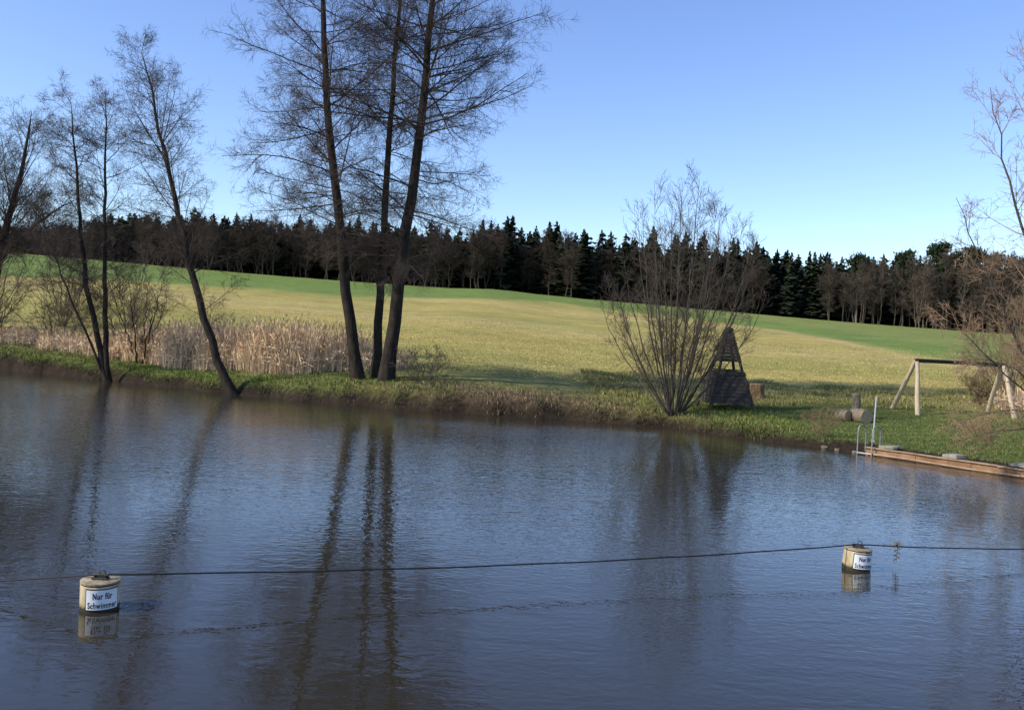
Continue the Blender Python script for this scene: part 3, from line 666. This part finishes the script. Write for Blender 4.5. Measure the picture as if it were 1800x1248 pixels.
root=empty('pool_ladder',(12.2,30.2,.26)); thing(root,'steel pool ladder with two hooped handrails','ladder')
lx=Vector((.62,-.78,0)).normalized(); pd=Vector((-.9,-.45,0)).normalized()
def lp(a,b_,z):
    v=lx*a+pd*b_; return (v.x,v.y,z)
for a in(-.1,.42):
    path=[lp(a,-.12,-.15),lp(a,-.12,.55)]+[lp(a,-.12+.19*(1-math.cos(t)),.55+.2*math.sin(t)) for t in np.linspace(.3,2.84,9)]+[lp(a,.26,.55),lp(a,.26,-1.2)]
    m=MB(); m.tube(path,.022,10); m.obj('handrail',[M_steel],True,parent=root)
for z in(-.2,-.45):
    m=MB(); a0,a1=lp(-.1,.26,z),lp(.42,.26,z); m.tube([a0,a1],.03,8); m.obj('rung',[M_steel],True,parent=root)
px_,py_=12.85,31.2; m=MB(); zg=gz(px_,py_); m.tube([(0,0,-.1),(.01,0,.8),(.03,0,1.55)],.026,12); m.lathe([(.028,1.54),(.03,1.57),(.012,1.59)],12,(.03,0,0)); m.lathe([(.07,-.02),(.07,.03),(.04,.04)],12)
o=m.obj('steel_pole',[mat('pale_painted_steel',(.34,.37,.40),.5,9,(.48,.51,.54),spec=.4)],True); o.location=(px_,py_,zg); thing(o,'slim pale grey steel pole beside the pool ladder','pole')
for i in range(3):
    t=i/2; x=11.3+.6*t+random.uniform(-.1,.1); y=np.interp(x,[8.8,12.2],[33.8,30.4])+random.uniform(.0,.45); r=random.uniform(.08,.14)
    m=MB(); m.lathe([(r*.6,-.1),(r,-.02),(r*.95,.05),(r*.5,r*.45)],8); m.v=[(a*random.uniform(.7,1.3),b_*random.uniform(.7,1.3),c*random.uniform(.7,1.2)) for a,b_,c in m.v]
    o=m.obj('stone',[M_stone],bevel=.02); o.location=(x,y,gz(x,y)+.01); o.rotation_euler=(random.uniform(-.3,.3),0,random.uniform(0,6)); thing(o,'small weathered stone at the water edge','stone','stones along the bank edge')

# ------------------------------------------------------------------ light, sky, camera
AZ=Vector((-.93,-.36,0)).normalized(); EL=math.radians(35)
Sv=Vector((AZ.x*math.cos(EL),AZ.y*math.cos(EL),math.sin(EL)))
ld=bpy.data.lights.new('sun','SUN'); ld.energy=4.9; ld.angle=math.radians(.5); ld.color=(1,.90,.72)
lo=link(bpy.data.objects.new('sun',ld)); lo.rotation_euler=Sv.to_track_quat('Z','Y').to_euler()
wd=bpy.data.worlds.new('World'); scene.world=wd; wd.use_nodes=True; nt=wd.node_tree
bg=nt.nodes['Background']; sk=nt.nodes.new('ShaderNodeTexSky'); sk.sky_type='NISHITA'; sk.sun_disc=False
sk.sun_elevation=EL; sk.sun_rotation=math.atan2(AZ.x,AZ.y); sk.air_density=1.0; sk.dust_density=.4; sk.ozone_density=3.3
hs=nt.nodes.new('ShaderNodeHueSaturation'); hs.inputs['Hue'].default_value=.513; hs.inputs['Saturation'].default_value=1.08; hs.inputs['Value'].default_value=1.62
nt.links.new(sk.outputs[0],hs.inputs['Color']); nt.links.new(hs.outputs[0],bg.inputs['Color']); bg.inputs['Strength'].default_value=.145
cd=bpy.data.cameras.new('camera'); cd.sensor_width=36; cd.lens=31.2; cd.clip_end=4000; cd.clip_start=.1
cam=link(bpy.data.objects.new('camera',cd)); scene.camera=cam
p=math.radians(.845); th=math.radians(3.0)
f=Vector((0,math.cos(p),-math.sin(p))); r0=Vector((1,0,0)); u0=r0.cross(f)
r=r0*math.cos(th)+u0*math.sin(th); u=-r0*math.sin(th)+u0*math.cos(th)
mt=Matrix((r,u,-f)).transposed().to_4x4(); mt.translation=Vector((0,0,3.2)); cam.matrix_world=mt
